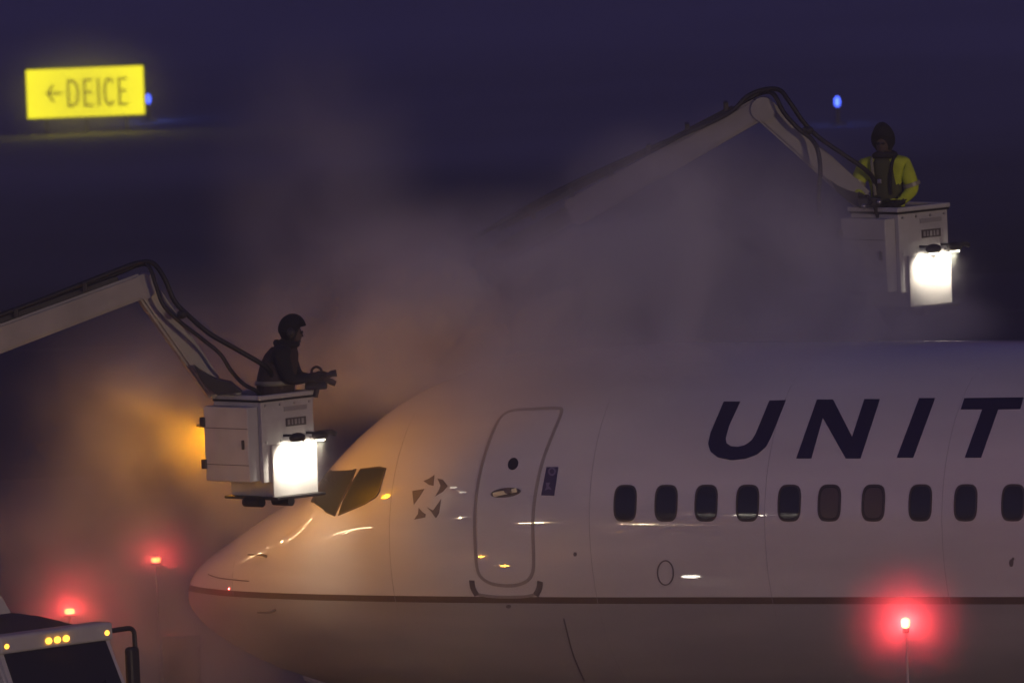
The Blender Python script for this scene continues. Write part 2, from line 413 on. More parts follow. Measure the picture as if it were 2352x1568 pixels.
# alliance emblem
for z in ([(320, 320), (400, 285), (470, 235), (456, 385), (398, 375)],
          [(512, 285), (585, 300), (652, 388), (590, 462), (478, 532), (535, 440), (556, 385)],
          [(168, 455), (332, 428), (262, 540), (188, 642), (178, 560)],
          [(255, 690), (302, 742), (352, 775), (340, 818), (190, 848), (245, 770)],
          [(366, 678), (452, 722), (562, 568), (532, 762), (490, 828), (432, 745)]):
    patch('emblem_petal', zp(z, 1400, 1600, 3.92), 'logo_grey', off=.0035, step=6)
pl = patch('placard', zp([(2008, 128), (2170, 128), (2112, 522), (1933, 516)], 1400, 1600, 3.92), 'placard_blue', off=.0035, step=6)
ribbon('placard_ring', zp(ell(2084, 190, 42, 46, 0, 14), 1400, 1600, 3.92), .02, 'placard_pale', closed=True, off=.0055, parent=pl, n=2, thick=.004)
patch('placard_symbol', zp([(2000, 345), (2060, 340), (2040, 385), (2080, 440), (2035, 430), (1985, 450), (2010, 400)], 1400, 1600, 3.92), 'placard_pale', off=.0055, parent=pl, step=6)
# service panel, ports and probes
ribbon('service_panel_ring', zp(ell(401, 1012, 40, 61, 0, 18), 2050, 1300, 1.4413), .014, 'seal_dark', closed=True, off=.005, n=3)
for x, y, rx, ry in ((1321, 1272, 4, 5), (1168, 1392, 6, 4), (2323, 1292, 5, 9), (2327, 1283, 3, 4)):
    patch('static_port', ell(x, y, rx, ry, 0, 12), 'seal_dark', off=.004, step=4)
for x, y in ((612, 1277), (632, 1400)):
    p, n = hit(x, y); bm = BM(); tube(bm, [p-n*.01, p+n*.06, p+n*.075+V((-.03, 0, 0)), p+n*.078+V((-.16, 0, 0))], [.018, .014, .011, .008]); obj('pitot_probe', bm, 'seal_dark', plane)
ribbon('panel_seam', [(1295, 1420), (1305, 1460), (1316, 1500), (1330, 1535), (1342, 1562)], .016, 'seal_dark', off=.003, n=3)
ribbon('radome_seam', [(478, 1318), (500, 1326), (540, 1331), (572, 1334)], .012, 'seal_dark', off=.003, n=3)
for x in (905, 1360, 1600, 1960):
    a = [(x+dx, y) for dx, y in ((0, 1100 if x == 905 else 1330), (0, 1340))] if x == 905 else None
def skin_joint(a, z_lo, z_hi):
    bm = BM(); R_ = []
    for k in range(40):
        z = z_lo+(z_hi-z_lo)*k/39
        h, n, _, _ = bvh.ray_cast(V((a, -6, z)), V((0, 1, 0)), 12)
        if h is None: continue
        R_.append([bm.verts.new(h+V((dx, 0, 0))+n*o) for dx, o in ((-.0025, -.002), (-.0025, .0016), (.0025, .0016), (.0025, -.002))])
    for p_, q_ in zip(R_, R_[1:]):
        for k in range(4): bm.faces.new((p_[k], p_[(k+1) % 4], q_[(k+1) % 4], q_[k]))
    obj('skin_joint', bm, 'skin_grey', plane)
for a in (1.05, 3.35, 5.9, 8.0, 10.1, 12.2): skin_joint(a, NOSE.z-1.9, NOSE.z+1.85)
# flight-deck windows
for z, par in (([(746, 1092), (757, 1082), (818, 1079), (806, 1108), (787, 1145), (769, 1184), (752, 1176), (716, 1151)], 'windshield'),
               ([(829, 1078), (872, 1073), (886, 1076), (881, 1092), (871, 1128), (864, 1140), (838, 1156), (778, 1182), (790, 1150), (808, 1112)], 'flight_deck_window')):
    pp = [(v.x, v.y) for v in spline([V((x, y, 0)) for x, y in z+[z[0]]], 2)][:-1]
    w = patch(par, z, 'cockpit_glass', off=.006, step=10, thick=.012)
    ribbon('window_frame', z, .02, 'frame_dark', closed=True, off=.010, n=1, parent=w, thick=.014)
# landing gear keeps the airplane on the apron (below the frame)
gear = BM(); tube(gear, [(4.1, 0, 1.6), (4.1, 0, .42)], .09); obj('nose_gear', gear, 'steel', plane)
for y in (-.22, .22):
    bm = BM(); tube(bm, [(4.1, y-.09, .34), (4.1, y+.09, .34)], .34, 24); obj('wheel', bm, 'rubber', plane)
for sy in (-1, 1):
    bm = BM(); tube(bm, [(19.5, sy*1.6, 1.6), (19.5, sy*2.8, .5)], .14); obj('main_gear', bm, 'steel', plane)
    for y in (-.3, .3):
        bm = BM(); tube(bm, [(19.5, sy*2.8+y-.17, .56), (19.5, sy*2.8+y+.17, .56)], .56, 24); obj('wheel', bm, 'rubber', plane)

# ------------------------------------------------------------------ sprayer bucket (a part of its truck)
def bucket(truck, O, yaw, z_tilt=0):
    """O = centre of the rim, world; yaw turns the box. Local: x towards the camera's right face, y towards the left face"""
    M = Matrix.Translation(O) @ Matrix.Rotation(yaw, 4, 'Z')
    Q = lambda *p: M @ V(p)
    ex, ey, ez = (M.to_3x3() @ V((1, 0, 0))), (M.to_3x3() @ V((0, 1, 0))), V((0, 0, 1))
    R = M.to_3x3()
    hx, hy = .39, .36   # half sizes; the -y face looks right/camera, the -x face looks left/camera
    bm = BM()
    # open-topped tub: four walls and a floor, lower part set in on the left
    t = .03
    box(bm, Q(0, -hy+t/2, -.47), (2*hx, t, .90), R, .008); box(bm, Q(0, hy-t/2, -.47), (2*hx, t, .90), R, .008)
    box(bm, Q(-hx+t/2, 0, -.47), (t, 2*hy-2*t-.004, .90), R, .008); box(bm, Q(hx-t/2, 0, -.47), (t, 2*hy-2*t-.004, .90), R, .008)
    box(bm, Q(0, 0, -.905), (2*hx-.01, 2*hy-.01, .03), R)
    b = obj('bucket', bm, 'bucket_white', truck)
    bm = BM()
    for k, (s1, c1) in enumerate((((2*hx+.06, .05, .05), (0, -hy, -.01)), ((2*hx+.06, .05, .05), (0, hy, -.01)), ((.05, 2*hy-.054, .05), (-hx, 0, -.01)), ((.05, 2*hy-.054, .05), (hx, 0, -.01)))):
        box(bm, Q(*c1), s1, R, .012)
    obj('rim', bm, 'bucket_white', b)
    bm = BM(); 
    for c1, s1 in (((0, -hy, -.048), (2*hx+.03, .03, .022)), ((-hx, 0, -.048), (.03, 2*hy, .022))): box(bm, Q(*c1), s1, R)
    obj('rim_gasket', bm, 'rubber', b)
    bm = BM(); box(bm, Q(.07, -.02, -1.0), (2*hx-.17, 2*hy-.06, .16), R, .01); obj('lower_tub', bm, 'bucket_white', b)
    bm = BM(); box(bm, Q(.06, -.06, -1.095), (2*hx-.06, 2*hy+.10, .03), R, .006); obj('base_plate', bm, 'dark_metal', b)
    for x, y in ((-.34, -.14), (-.10, -hy+.02)):
        bm = BM(); tube(bm, [Q(x, y-.13, -1.135), Q(x, y+.13, -1.135)], .05, 12); obj('bumper_roller', bm, 'rubber', b)
    # control cabinet on the left face
    bm = BM(); box(bm, Q(-hx-.085, .02, -.50), (.16, .67, .80), R, .012); obj('side_cabinet', bm, 'bucket_white', b)
    for z in (-.27, -.72):
        bm = BM(); tube(bm, [Q(-hx-.15, .37, z-.05), Q(-hx-.15, .37, z+.05)], .045, 10); obj('hinge', bm, 'dark_metal', b)
    # stickers on the right face
    bm = BM(); box(bm, Q(.12, -hy-.003, -.30), (.30, .006, .09), R); st = obj('sticker', bm, 'sticker_dark', b)
    for k in range(5):
        bm = BM(); box(bm, Q(.01+k*.052, -hy-.0075, -.30), (.02 if k % 2 else .032, .003, .055), R); obj('sticker_mark', bm, 'sticker_pale', b)
    bm = BM(); box(bm, Q(.12, -hy-.003, -.155), (.34, .006, .05), R); obj('sticker', bm, 'sticker_pale', b)
    # the lower right panel stands proud: it is what the work lamps flood
    bm = BM(); box(bm, Q(.05, -hy-.02, -.80), (2*hx-.12, .03, .56), R, .006); obj('front_panel', bm, 'bucket_white', b)
    for z in (-.33, -.72):
        bm = BM(); box(bm, Q(-hx-.166, .02, z), (.004, .66, .008), R); obj('cabinet_seam', bm, 'sticker_dark', b)
    bm = BM(); box(bm, Q(-hx-.17, -.24, -.50), (.03, .03, .10), R, .006); obj('latch', bm, 'dark_metal', b)
    for x in (-.33, -.11, .11, .33):
        for z in (-.10, -.49):
            bm = BM(); tube(bm, [Q(x, -hy+.002, z), Q(x, -hy-.012, z)], .014, 6); obj('bolt', bm, 'steel', b)
    # two hooded work lamps
    for x, y in ((-.06, -hy-.20), (.28, -hy-.20)):
        bm = BM(); ellipsoid(bm, Q(x, y, -.455), (.11, .07, .055), R, 2); box(bm, Q(x, -hy-.08, -.435), (.03, .16, .025), R); obj('work_lamp', bm, 'dark_metal', b, smooth=True)
        bm = BM(); tube(bm, [Q(x, y, -.500), Q(x, y, -.512)], .05, 14); obj('lamp_lens', bm, 'lens_white', b)
        lamp('work_light', Q(x, y, -.53), WORK_W, (1.0, .90, .74), .04, truck, radians(104), (R @ V((0, 1.2, -1))), 1.0)
    bm = BM(); tube(bm, [Q(.39, -hy-.02, -.44), Q(.56, -hy-.10, -.45), Q(.60, -hy-.11, -.47)], [.02, .03, .025]); obj('lamp_arm', bm, 'dark_metal', b)
    return b, Q
WORK_W = 85

def crane(truck, pts, hoses, wid, parent_M=None):
    pass

# ------------------------------------------------------------------ sprayer truck by the nose
HD = radians(48)
def truck_frame(loc, heading):
    """heading: world direction the cab faces"""
    rz = atan2(heading[1], heading[0])
    t = empty('deicing_truck', (loc[0], loc[1], 0), 0)
    M = Matrix.Translation((loc[0], loc[1], 0)) @ Matrix.Rotation(rz, 4, 'Z')
    return t, M
def reparent(t):
    """parts were built in world space: keep them there under the moved empty"""
    t.matrix_world = Matrix.Translation(t.location)
    inv = t.matrix_world.inverted()
    for o in list(t.children): o.matrix_parent_inverse = inv
def build_truck(t, M, turret, cab_lights=True):
    M = M @ Matrix.Translation((0, 0, .16))
    Q = lambda *p: M @ V(p)
    R = M.to_3x3()
    # local: x forward, y left, z up; origin under the front bumper's middle
    bm = BM()
    prof = [(-2.05, .75), (-.02, .75), (0, 1.35), (-.10, 1.75), (-.50, 2.66), (-.62, 2.74), (-2.05, 2.74)]
    prism(bm, prof, Q(0, 1.12, 0), R @ V((1, 0, 0)), V((0, 0, 1)), R @ V((0, -1, 0)), 2.24)
    bmesh.ops.bevel(bm, geom=list(bm.edges), offset=.05, segments=2, affect='EDGES')
    cab = obj('cab', bm, 'cab_white', t)
    # windshield, pillars left white, sun visor band above it
    def slab(y0, y1, xz0, xz1, off, th=.02):
        (xa, za), (xb, zb) = xz0, xz1
        d = V((xb-xa, 0, zb-za)).normalized(); n = V((d.z, 0, -d.x))
        q = [V((xa, y0, za)), V((xa, y1, za)), V((xb, y1*.97, zb)), V((xb, y0*.97, zb))]
        b2 = BM(); a = [b2.verts.new(M @ (p+n*(off-th))) for p in q]; b = [b2.verts.new(M @ (p+n*off)) for p in q]
        b2.faces.new(a[::-1]); b2.faces.new(b)
        for k in range(4): b2.faces.new((a[k], a[(k+1) % 4], b[(k+1) % 4], b[k]))
        return b2
    w = obj('windshield', slab(-1.02, 1.02, (-.115, 1.785), (-.478, 2.61), .012), 'glass_dark', cab)
    for y in (-.35, .4):
        bm = BM(); tube(bm, [Q(-.10, y, 1.83), Q(-.27, y+.3, 2.22)], .012, 6); obj('wiper', bm, 'rubber', cab)
    bm = BM(); box(bm, Q(-.55, 0, 2.70), (.24, 2.2, .19), R, .03); obj('visor', bm, 'cab_white', cab)
    bm = BM(); prism(bm, [(-1.95, 2.75), (-.75, 2.75), (-1.05, 2.79), (-1.4, 2.84), (-1.95, 2.88)], Q(0, .95, 0), R @ V((1, 0, 0)), V((0, 0, 1)), R @ V((0, -1, 0)), 1.9)
    bmesh.ops.bevel(bm, geom=list(bm.edges), offset=.03, segments=2, affect='EDGES'); obj('shaded_roof_cap', bm, 'cab_dark', cab)  # dark cap: the shade of the roof top put into its colour
    bm = BM(); prism(bm, [(-.95, 2.90), (.50, 2.90), (.33, 3.09), (-.95, 3.09)], Q(-1.45, 0, 0), R @ V((0, 1, 0)), V((0, 0, 1)), R @ V((-1, 0, 0)), .5); obj('roof_box', bm, 'cab_white', cab)
    for s in (-1, 1):
        bm = BM(); box(bm, Q(-1.05, s*1.126, 2.15), (1.0, .02, .7), R, .008); obj('side_window', bm, 'glass_dark', cab)
        bm = BM(); tube(bm, spline([Q(-.55, s*1.05, 2.68), Q(-.45, s*1.30, 2.70), Q(-.42, s*1.47, 2.68), Q(-.42, s*1.50, 2.5), Q(-.42, s*1.50, 1.75)], 5), .028, 8)
        mr_ = obj('mirror_arm', bm, 'cab_dark', cab)
        bm = BM(); box(bm, Q(-.40, s*1.41, 2.23), (.10, .20, .56), R, .04); obj('mirror', bm, 'cab_dark', cab)
        bm = BM(); box(bm, Q(-.02, s*.85, 1.0), (.06, .3, .18), R, .02); obj('headlight', bm, 'steel', cab)
    for y in (-.98, -.17, 0, .17, .98):
        bm = BM(); ellipsoid(bm, Q(-.425-(.02 if abs(y) > .5 else 0), y, 2.685), (.028, .055, .032), R, 2); obj('marker_light', bm, 'lens_amber', cab)
    NS = M @ Matrix.Diagonal((1, .78, 1, 1)) @ M.inverted()      # a narrow cab
    for o in [cab]+list(cab.children): o.data.transform(NS)
    bm = BM(); box(bm, Q(.03, 0, .62), (.16, 2.0, .28), R, .04); obj('bumper', bm, 'dark_metal', t)
    bm = BM(); box(bm, Q(-4.6, 0, .85), (8.6, .9, .28), R, .02); obj('chassis', bm, 'dark_metal', t)
    bm = BM(); box(bm, Q(-5.3, 0, 2.05), (5.0, 2.3, 2.0), R, .06)
    prism(bm, [(-2.95, 3.055), (-2.30, 3.055), (-2.62, 3.30), (-2.95, 3.30)], Q(0, .9, 0), R @ V((1, 0, 0)), V((0, 0, 1)), R @ V((0, -1, 0)), 1.8)
    obj('tank_body', bm, 'cab_white', t)
    for x in (-1.0, -5.6, -7.0):
        for s in (-1, 1):
            bm = BM(); tube(bm, [Q(x, s*.80, .40), Q(x, s*1.12, .40)], .56, 24)
            wl = obj('wheel', bm, 'rubber', t)
            bm = BM(); tube(bm, [Q(x, s*1.0, .40), Q(x, s*1.13, .40)], .30, 16); obj('rim', bm, 'steel', wl)
    tp = V(turret)
    bm = BM(); tube(bm, [V((tp.x, tp.y, 1.0)), V((tp.x, tp.y, tp.z-.35))], .34, 20); obj('turret', bm, 'boom_white', t)
    bm = BM(); box(bm, (tp.x, tp.y, tp.z-.1), (.7, .5, .7), None, .05); obj('boom_pivot', bm, 'boom_white', t)

def boom_set(t, pts, secs, offs, hoses):
    """pts: boom joints; secs: (w, h) pairs; hoses: list of point lists"""
    for (a, b, s0, s1, nm) in secs:
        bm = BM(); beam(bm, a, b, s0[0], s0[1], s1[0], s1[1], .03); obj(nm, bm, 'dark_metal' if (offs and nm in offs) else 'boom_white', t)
    for h in hoses:
        bm = BM(); tube(bm, spline(h[0], 8), h[1], 8); obj('hose', bm, 'hose', t, smooth=True)

# --- truck 1
F1 = at_y(128, 1469, -5.0)          # middle of the marker lights
hd1 = V((sin(HD), -cos(HD), 0))
loc1 = V((F1.x, F1.y, 0))+hd1*.45
t1, M1 = truck_frame(loc1, hd1)
tag(t1, 'deicing truck with amber roof markers, its boom bucket hanging before the airplane nose', 'deicing truck', 'deicing trucks with boom buckets')
Y1 = -.3
TUR1 = V((-9.6, -.8, 4.35))
build_truck(t1, M1, TUR1)
Z = lambda px, py, y=Y1: at_y(px, py, y)
PK1 = Z(332, 652); JE1 = Z(500, 905, -.05)
tb, Qb1 = bucket(t1, at_y(604, 903, .0), radians(45))
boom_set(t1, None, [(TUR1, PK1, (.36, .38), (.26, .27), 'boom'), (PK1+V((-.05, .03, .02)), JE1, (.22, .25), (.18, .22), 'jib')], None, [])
bm = BM(); tube(bm, [PK1+V((0, -.13, -.02)), PK1+V((0, .16, -.02))], .135, 18); obj('knuckle', bm, 'boom_white', t1)
d1 = (PK1-TUR1).normalized(); u1 = V((-d1.z, 0, d1.x))
for k, (dy, lift, rr) in enumerate(((-.12, .235, .028), (.0, .20, .022))):
    up = [TUR1+d1*1.0+u1*.32+V((0, dy, 0)), TUR1.lerp(PK1, .45)+u1*(lift+.05)+V((0, dy, 0)), TUR1.lerp(PK1, .75)+u1*lift+V((0, dy, 0)), Z(265, 622+k*8, Y1+dy), Z(318, 604+k*5, Y1+dy)]
    if k == 0: dn = [Z(352, 605, Y1-.15), Z(378, 640, Y1-.2), Z(400, 690, Y1-.2), Z(430, 722, Y1-.2), Z(480, 765, Y1-.2), Z(540, 800, Y1-.1), Z(600, 835, Y1), Z(622, 856, Y1+.1), Z(634, 885, Y1+.15), Z(636, 915, Y1+.2)]
    else: dn = [Z(342, 612, Y1-.2), Z(358, 655, Y1-.25), Z(375, 700, Y1-.25), Z(410, 736, Y1-.25), Z(460, 775, Y1-.25), Z(505, 812, Y1-.25), Z(530, 850, Y1-.2), Z(560, 882, Y1-.1), Z(588, 897, Y1-.1), Z(600, 915, Y1+.1)]
    bm = BM(); tube(bm, spline(up+dn, 8), rr, 8); obj('hose', bm, 'hose', t1, smooth=True)
bm = BM(); beam(bm, TUR1+d1*.6+u1*.225, PK1-d1*.25+u1*.165, .2, .05, bev=.01); obj('hose_tray', bm, 'dark_metal', t1)
for k in range(1, 6):
    p = TUR1.lerp(PK1, .25+k*.13)+u1*.20; bm = BM(); box(bm, p, (.05, .34, .10), None, .01); obj('hose_clamp', bm, 'dark_metal', t1)
bm = BM(); ellipsoid(bm, Z(418, 722, Y1-.22), (.06, .09, .05)); obj('hose_clamp', bm, 'dark_metal', t1)
bm = BM(); p = Z(27, 776, Y1-.17); tube(bm, [p+V((0, -.06, 0)), p+V((0, .05, 0))], .025, 10); obj('boom_pin', bm, 'dark_metal', t1)
bp = [(449, 838), (458, 846), (478, 860), (500, 872), (530, 880), (556, 903), (500, 908), (480, 890), (462, 870)]
o0 = Z(500, 905, Y1-.1)
prism_pts = [((x-500)/215, -(y-905)/215) for x, y in bp]
bm = BM(); prism(bm, prism_pts, o0, V((1, 0, 0)), V((0, 0, 1)), V((0, 1, 0)), .30); obj('bucket_bracket', bm, 'dark_metal', t1)
BEA1 = at_y(494, 1000, .62)
bm = BM(); tube(bm, [BEA1+V((0, 0, -.09)), BEA1+V((0, 0, .06)), BEA1+V((0, 0, .09))], [.07, .065, .03], 14); obj('beacon_lens', bm, 'lens_amber', t1)
bm = BM(); tube(bm, [BEA1+V((0, 0, -.13)), BEA1+V((0, 0, -.092))], .03, 14); tube(bm, [BEA1+V((0, 0, -.12)), BEA1+V((.3, -.2, -.12))], .015, 8); obj('beacon_base', bm, 'dark_metal', t1)
lamp('beacon_light', BEA1, 80, (1.0, .38, .002), .05, t1)
bm = BM(); tube(bm, [BEA1+V((0, 0, .105)), BEA1+V((0, 0, .125))], .20, 18); box(bm, BEA1+V((.2, -.1, .116)), (.35, .25, .016)); obj('beacon_shade_cap', bm, 'dark_metal', t1)  # cap added to keep the beacon's upward light off the steam
reparent(t1)

# --- truck 2, beyond the airplane
Y2 = 5.0
Z2 = lambda px, py, y=Y2: at_y(px, py, y)
PK2 = Z2(1752, 246); KN2 = Z2(1120, 598, Y2+.6); JE2 = Z2(1985, 462, Y2+.05)
TUR2 = V((KN2.x+1.6, Y2+1.8, 3.0))
hd2 = V((1, .25, 0)).normalized()
t2, M2 = truck_frame(V((TUR2.x+4.0, TUR2.y+1.0, 0)), hd2)
tag(t2, 'deicing truck reaching over the airplane roof, tall bent boom wrapped in steam', 'deicing truck', 'deicing trucks with boom buckets')
build_truck(t2, M2, TUR2)
tb2, Qb2 = bucket(t2, at_y(2064, 473, Y2+.2), radians(45))
MID2 = Z2(1310, 495)
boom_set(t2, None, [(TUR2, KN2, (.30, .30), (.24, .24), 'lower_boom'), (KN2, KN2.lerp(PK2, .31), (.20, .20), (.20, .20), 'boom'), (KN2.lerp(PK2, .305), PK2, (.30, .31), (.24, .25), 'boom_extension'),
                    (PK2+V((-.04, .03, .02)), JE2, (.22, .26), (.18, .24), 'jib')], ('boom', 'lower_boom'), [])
bm = BM(); tube(bm, [PK2+V((0, -.13, -.02)), PK2+V((0, .16, -.02))], .135, 18); obj('knuckle', bm, 'boom_white', t2)
bm = BM(); tube(bm, [KN2+V((0, -.16, 0)), KN2+V((0, .16, 0))], .14, 18); obj('knuckle', bm, 'dark_metal', t2)
d2 = (PK2-KN2).normalized(); u2 = V((-d2.z, 0, d2.x))
for k, (dy, lift) in enumerate(((-.12, .225), (.02, .19))):
    up = [KN2+u2*.30+V((0, dy, 0)), KN2.lerp(PK2, .3)+u2*(lift+.08)+V((0, dy, 0)), KN2.lerp(PK2, .6)+u2*lift+V((0, dy, 0)), Z2(1660, 268+6*k, Y2+dy), Z2(1716, 222+8*k, Y2+dy), Z2(1755, 206+6*k, Y2+dy)]
    if k == 0: dn = [Z2(1790, 207, Y2-.15), Z2(1812, 232, Y2-.2), Z2(1845, 280, Y2-.2), Z2(1880, 315, Y2-.2), Z2(1930, 350, Y2-.2), Z2(1990, 392, Y2-.1), Z2(2010, 420, Y2), Z2(2025, 470, Y2+.1)]
    else: dn = [Z2(1778, 218, Y2-.2), Z2(1800, 258, Y2-.25), Z2(1832, 294, Y2-.25), Z2(1862, 318, Y2-.25), Z2(1878, 345, Y2-.3), Z2(1884, 390, Y2-.3), Z2(1881, 440, Y2-.3), Z2(1882, 500, Y2-.3)]
    bm = BM(); tube(bm, spline(up+dn, 8), .026, 8); obj('hose', bm, 'hose', t2, smooth=True)
bm = BM(); beam(bm, KN2+d2*.3+u2*.24, PK2-d2*.3+u2*.16, .2, .05, bev=.01); obj('hose_tray', bm, 'dark_metal', t2)
for k in range(6):
    p = KN2.lerp(PK2, .2+k*.14)+u2*.21; bm = BM(); box(bm, p, (.05, .34, .10), None, .01); obj('hose_clamp', bm, 'dark_metal', t2)
bm = BM(); ellipsoid(bm, Z2(1855, 300, Y2-.22), (.07, .09, .05)); obj('hose_clamp', bm, 'dark_metal', t2)
bp = [(1908, 410), (1925, 424), (1950, 436), (1985, 448), (2010, 476), (1975, 478), (1950, 462), (1925, 440)]
bm = BM(); prism(bm, [((x-1985)/209, -(y-462)/209) for x, y in bp], Z2(1985, 462, Y2-.1), V((1, 0, 0)), V((0, 0, 1)), V((0, 1, 0)), .30); obj('bucket_bracket', bm, 'dark_metal', t2)
reparent(t2)

# ------------------------------------------------------------------ people
def human(name, J, fingers, regions, parentless=True, facing=0, origin=(0, 0, 0)):
    """J: dict joint -> (pos, radius, parent joint). One continuous skinned body."""
    names = list(J); idx = {n: i for i, n in enumerate(names)}
    M = Matrix.Translation(V(origin)) @ Matrix.Rotation(facing, 4, 'Z')
    vs = [V(J[n][0]) for n in names]; es = [(idx[J[n][2]], idx[n]) for n in names if J[n][2]]
    me = bpy.data.meshes.new('body'); me.from_pydata([tuple(v) for v in vs], es, [])
    o = bpy.data.objects.new('tmp', me); COL.objects.link(o)
    o.modifiers.new('skin', 'SKIN'); sm = o.modifiers.new('sub', 'SUBSURF'); sm.levels = 2; sm.render_levels = 2
    for i, n in enumerate(names):
        r = J[n][1]; r = r if isinstance(r, tuple) else (r, r)
        me.skin_vertices[0].data[i].radius = r; me.skin_vertices[0].data[i].use_root = (i == 0)
    dg = bpy.context.evaluated_depsgraph_get(); ev = o.evaluated_get(dg); m2 = bpy.data.meshes.new_from_object(ev)
    bpy.data.objects.remove(o)
    root = empty(name, origin, facing)
    for p in m2.polygons:
        p.use_smooth = True
    m2.materials.clear()
    mats, fn = regions
    for k in mats: m2.materials.append(MATS[k])
    for p in m2.polygons: p.material_index = fn(p.center)
    body = link('body', m2, None, root)
    return root, body
def hand(J, key, wrist, pal, d, side, curl, s=1.0):
    """five unequal bent fingers rooted in the palm; d = pointing direction, side = towards the thumb, curl = bend direction"""
    d = V(d).normalized(); side = V(side).normalized(); curl = V(curl).normalized()
    for k, (off, ln) in enumerate(((.032, .068), (.011, .078), (-.011, .072), (-.032, .056))):
        b = V(pal)+side*off*s+d*.045
        J[f'{key}f{k}a'] = (b, .012, pal_name(key)); m = b+d*ln*.55*s+curl*.022
        J[f'{key}f{k}b'] = (m, .0095, f'{key}f{k}a'); J[f'{key}f{k}c'] = (m+d*ln*.15+curl*ln*.5, .008, f'{key}f{k}b')
    b = V(pal)+side*.042-d*.01
    J[f'{key}ta'] = (b, .014, pal_name(key)); J[f'{key}tb'] = (b+d*.04+side*.018+curl*.012, .0105, f'{key}ta'); J[f'{key}tc'] = (b+d*.065+side*.01+curl*.03, .009, f'{key}tb')
def pal_name(k): return k+'palm'

def base_joints(lean, neck, head, sh, hp=.95):
    J = {}
    J['pelvis'] = ((0, 0, hp), (.16, .13), None)
    J['waist'] = ((lean[0]*.3, 0, hp+.17), (.16, .13), 'pelvis')
    J['chest'] = ((lean[0]*.75, 0, hp+.37), (.20, .155), 'waist')
    J['neckb'] = ((lean[0], 0, hp+.52), (.12, .11), 'chest')
    J['neck'] = (neck, .075, 'neckb'); J['skull'] = (head, (.085, .10), 'neck'); J['crown'] = (V(head)+V((.0, 0, .09)), (.07, .085), 'skull')
    for s, n in ((1, 'l'), (-1, 'r')):
        J[n+'hip'] = ((0, s*.10, hp-.06), .12, 'pelvis'); J[n+'knee'] = ((.03, s*.12, .50), .085, n+'hip'); J[n+'ankle'] = ((-.02, s*.12, .10), .06, n+'knee')
        J[n+'toe'] = ((.14, s*.13, .045), .045, n+'ankle')
    return J
def head_gear(root, hp, hd, tilt, hoodm='hood', point=0):
    """hood, face, nose, goggles, ear defenders, collar"""
    M = Matrix.Translation(V(hd)) @ Matrix.Rotation(tilt, 4, 'Y')
    def P(*p): return M @ V(p)
    bm = BM(); ellipsoid(bm, (0, 0, 0), (.152, .132, .165), None, 3)
    for v in bm.verts:   # face opening drawn in, hem gathered at the neck, peak at the top
        if v.co.x > .055 and v.co.z < .07: v.co.x -= (v.co.x-.055)*.75
        if v.co.z < -.08: v.co.x *= .9; v.co.y *= .92
        if point and v.co.z > .1: v.co.z += (v.co.z-.1)*point
        v.co = P(v.co.x-.012, v.co.y, v.co.z+.02)
    obj('hood', bm, hoodm, root, smooth=True)
    bm = BM(); ellipsoid(bm, P(.045, 0, -.025), (.062, .068, .095), None, 3)
    prism(bm, [(.098, .02), (.128, -.028), (.100, -.034)], P(0, -.014, 0), M.to_3x3() @ V((1, 0, 0)), M.to_3x3() @ V((0, 0, 1)), M.to_3x3() @ V((0, 1, 0)), .028)
    f = obj('face', bm, 'face', root, smooth=True)
    for s in (-1, 1):
        bm = BM(); ellipsoid(bm, P(.099, s*.030, .012), (.012, .024, .016), None, 2); obj('goggle_lens', bm, 'glass_dark', f, smooth=True)
        if not point: bm = BM(); ellipsoid(bm, P(.0, s*.128, -.01), (.045, .028, .055), None, 2); obj('ear_defender', bm, 'dark_metal', root, smooth=True)
    bm = BM(); box(bm, P(.098, 0, -.066), (.012, .05, .01), None, .003); obj('mouth', bm, 'jacket_dark', f)
    bm = BM(); box(bm, P(.085, 0, -.085), (.05, .075, .05), None, .015); obj('microphone', bm, 'dark_metal', root)

# worker 1: side on, leaning over the nozzle
B1 = at_y(630, 911, .02)                 # waist level at the rim
O1 = V((B1.x, B1.y, B1.z-.93))
J = base_joints((.13, 0), (.175, 0, 1.515), (.225, 0, 1.61), None)
for s, n in ((1, 'l'), (-1, 'r')):
    J[n+'sh'] = ((.12, s*.21, 1.385), .105, 'chest'); J[n+'el'] = ((.21, s*.245, 1.115), .08, n+'sh')
    J[n+'wr'] = ((.40, s*.12, 1.10+(.01 if s > 0 else .03)), .045, n+'el'); J[n+'palm'] = ((.465, s*.085, 1.10+(.01 if s > 0 else .03)), (.036, .024), n+'wr')
    hand(J, n, None, J[n+'palm'][0], (1, -s*.5, 0), (0.1, 0, 1), (.2, -s*1, 0))
def reg1(c):
    if c.x > .41 and c.z > 1.02 and c.z < 1.22: return 1
    return 2 if c.z > 1.55 else 0
p1, b1 = human('person', J, None, (['jacket_dark', 'glove', 'face'], reg1), facing=radians(-8), origin=O1)
tag(p1, 'worker in dark jacket and hood leaning over a nozzle in the lower bucket', 'person')
head_gear(p1, None, (.228, 0, 1.63), radians(18))
def shell(name, J, keys, grow, m, parent, zcut=None):
    """a garment laid round the torso: lathe of ellipses along the spine"""
    bm = BM(); rings = []
    for (x, z, rx, ry) in keys:
        rings.append([bm.verts.new((x+rx*cos(2*pi*k/24), ry*sin(2*pi*k/24), z)) for k in range(24)])
    for a, b in zip(rings, rings[1:]):
        for k in range(24): bm.faces.new((a[k], a[(k+1) % 24], b[(k+1) % 24], b[k]))
    o = obj(name, bm, m, parent, smooth=True); sd = o.modifiers.new('solid', 'SOLIDIFY'); sd.thickness = .012
    return o
shell('vest', J, ((.0, .86, .205, .225), (.015, 1.0, .205, .22), (.035, 1.15, .21, .225), (.065, 1.28, .205, .225), (.095, 1.38, .185, .19), (.125, 1.46, .14, .14)), 0, 'vest_brown', p1)
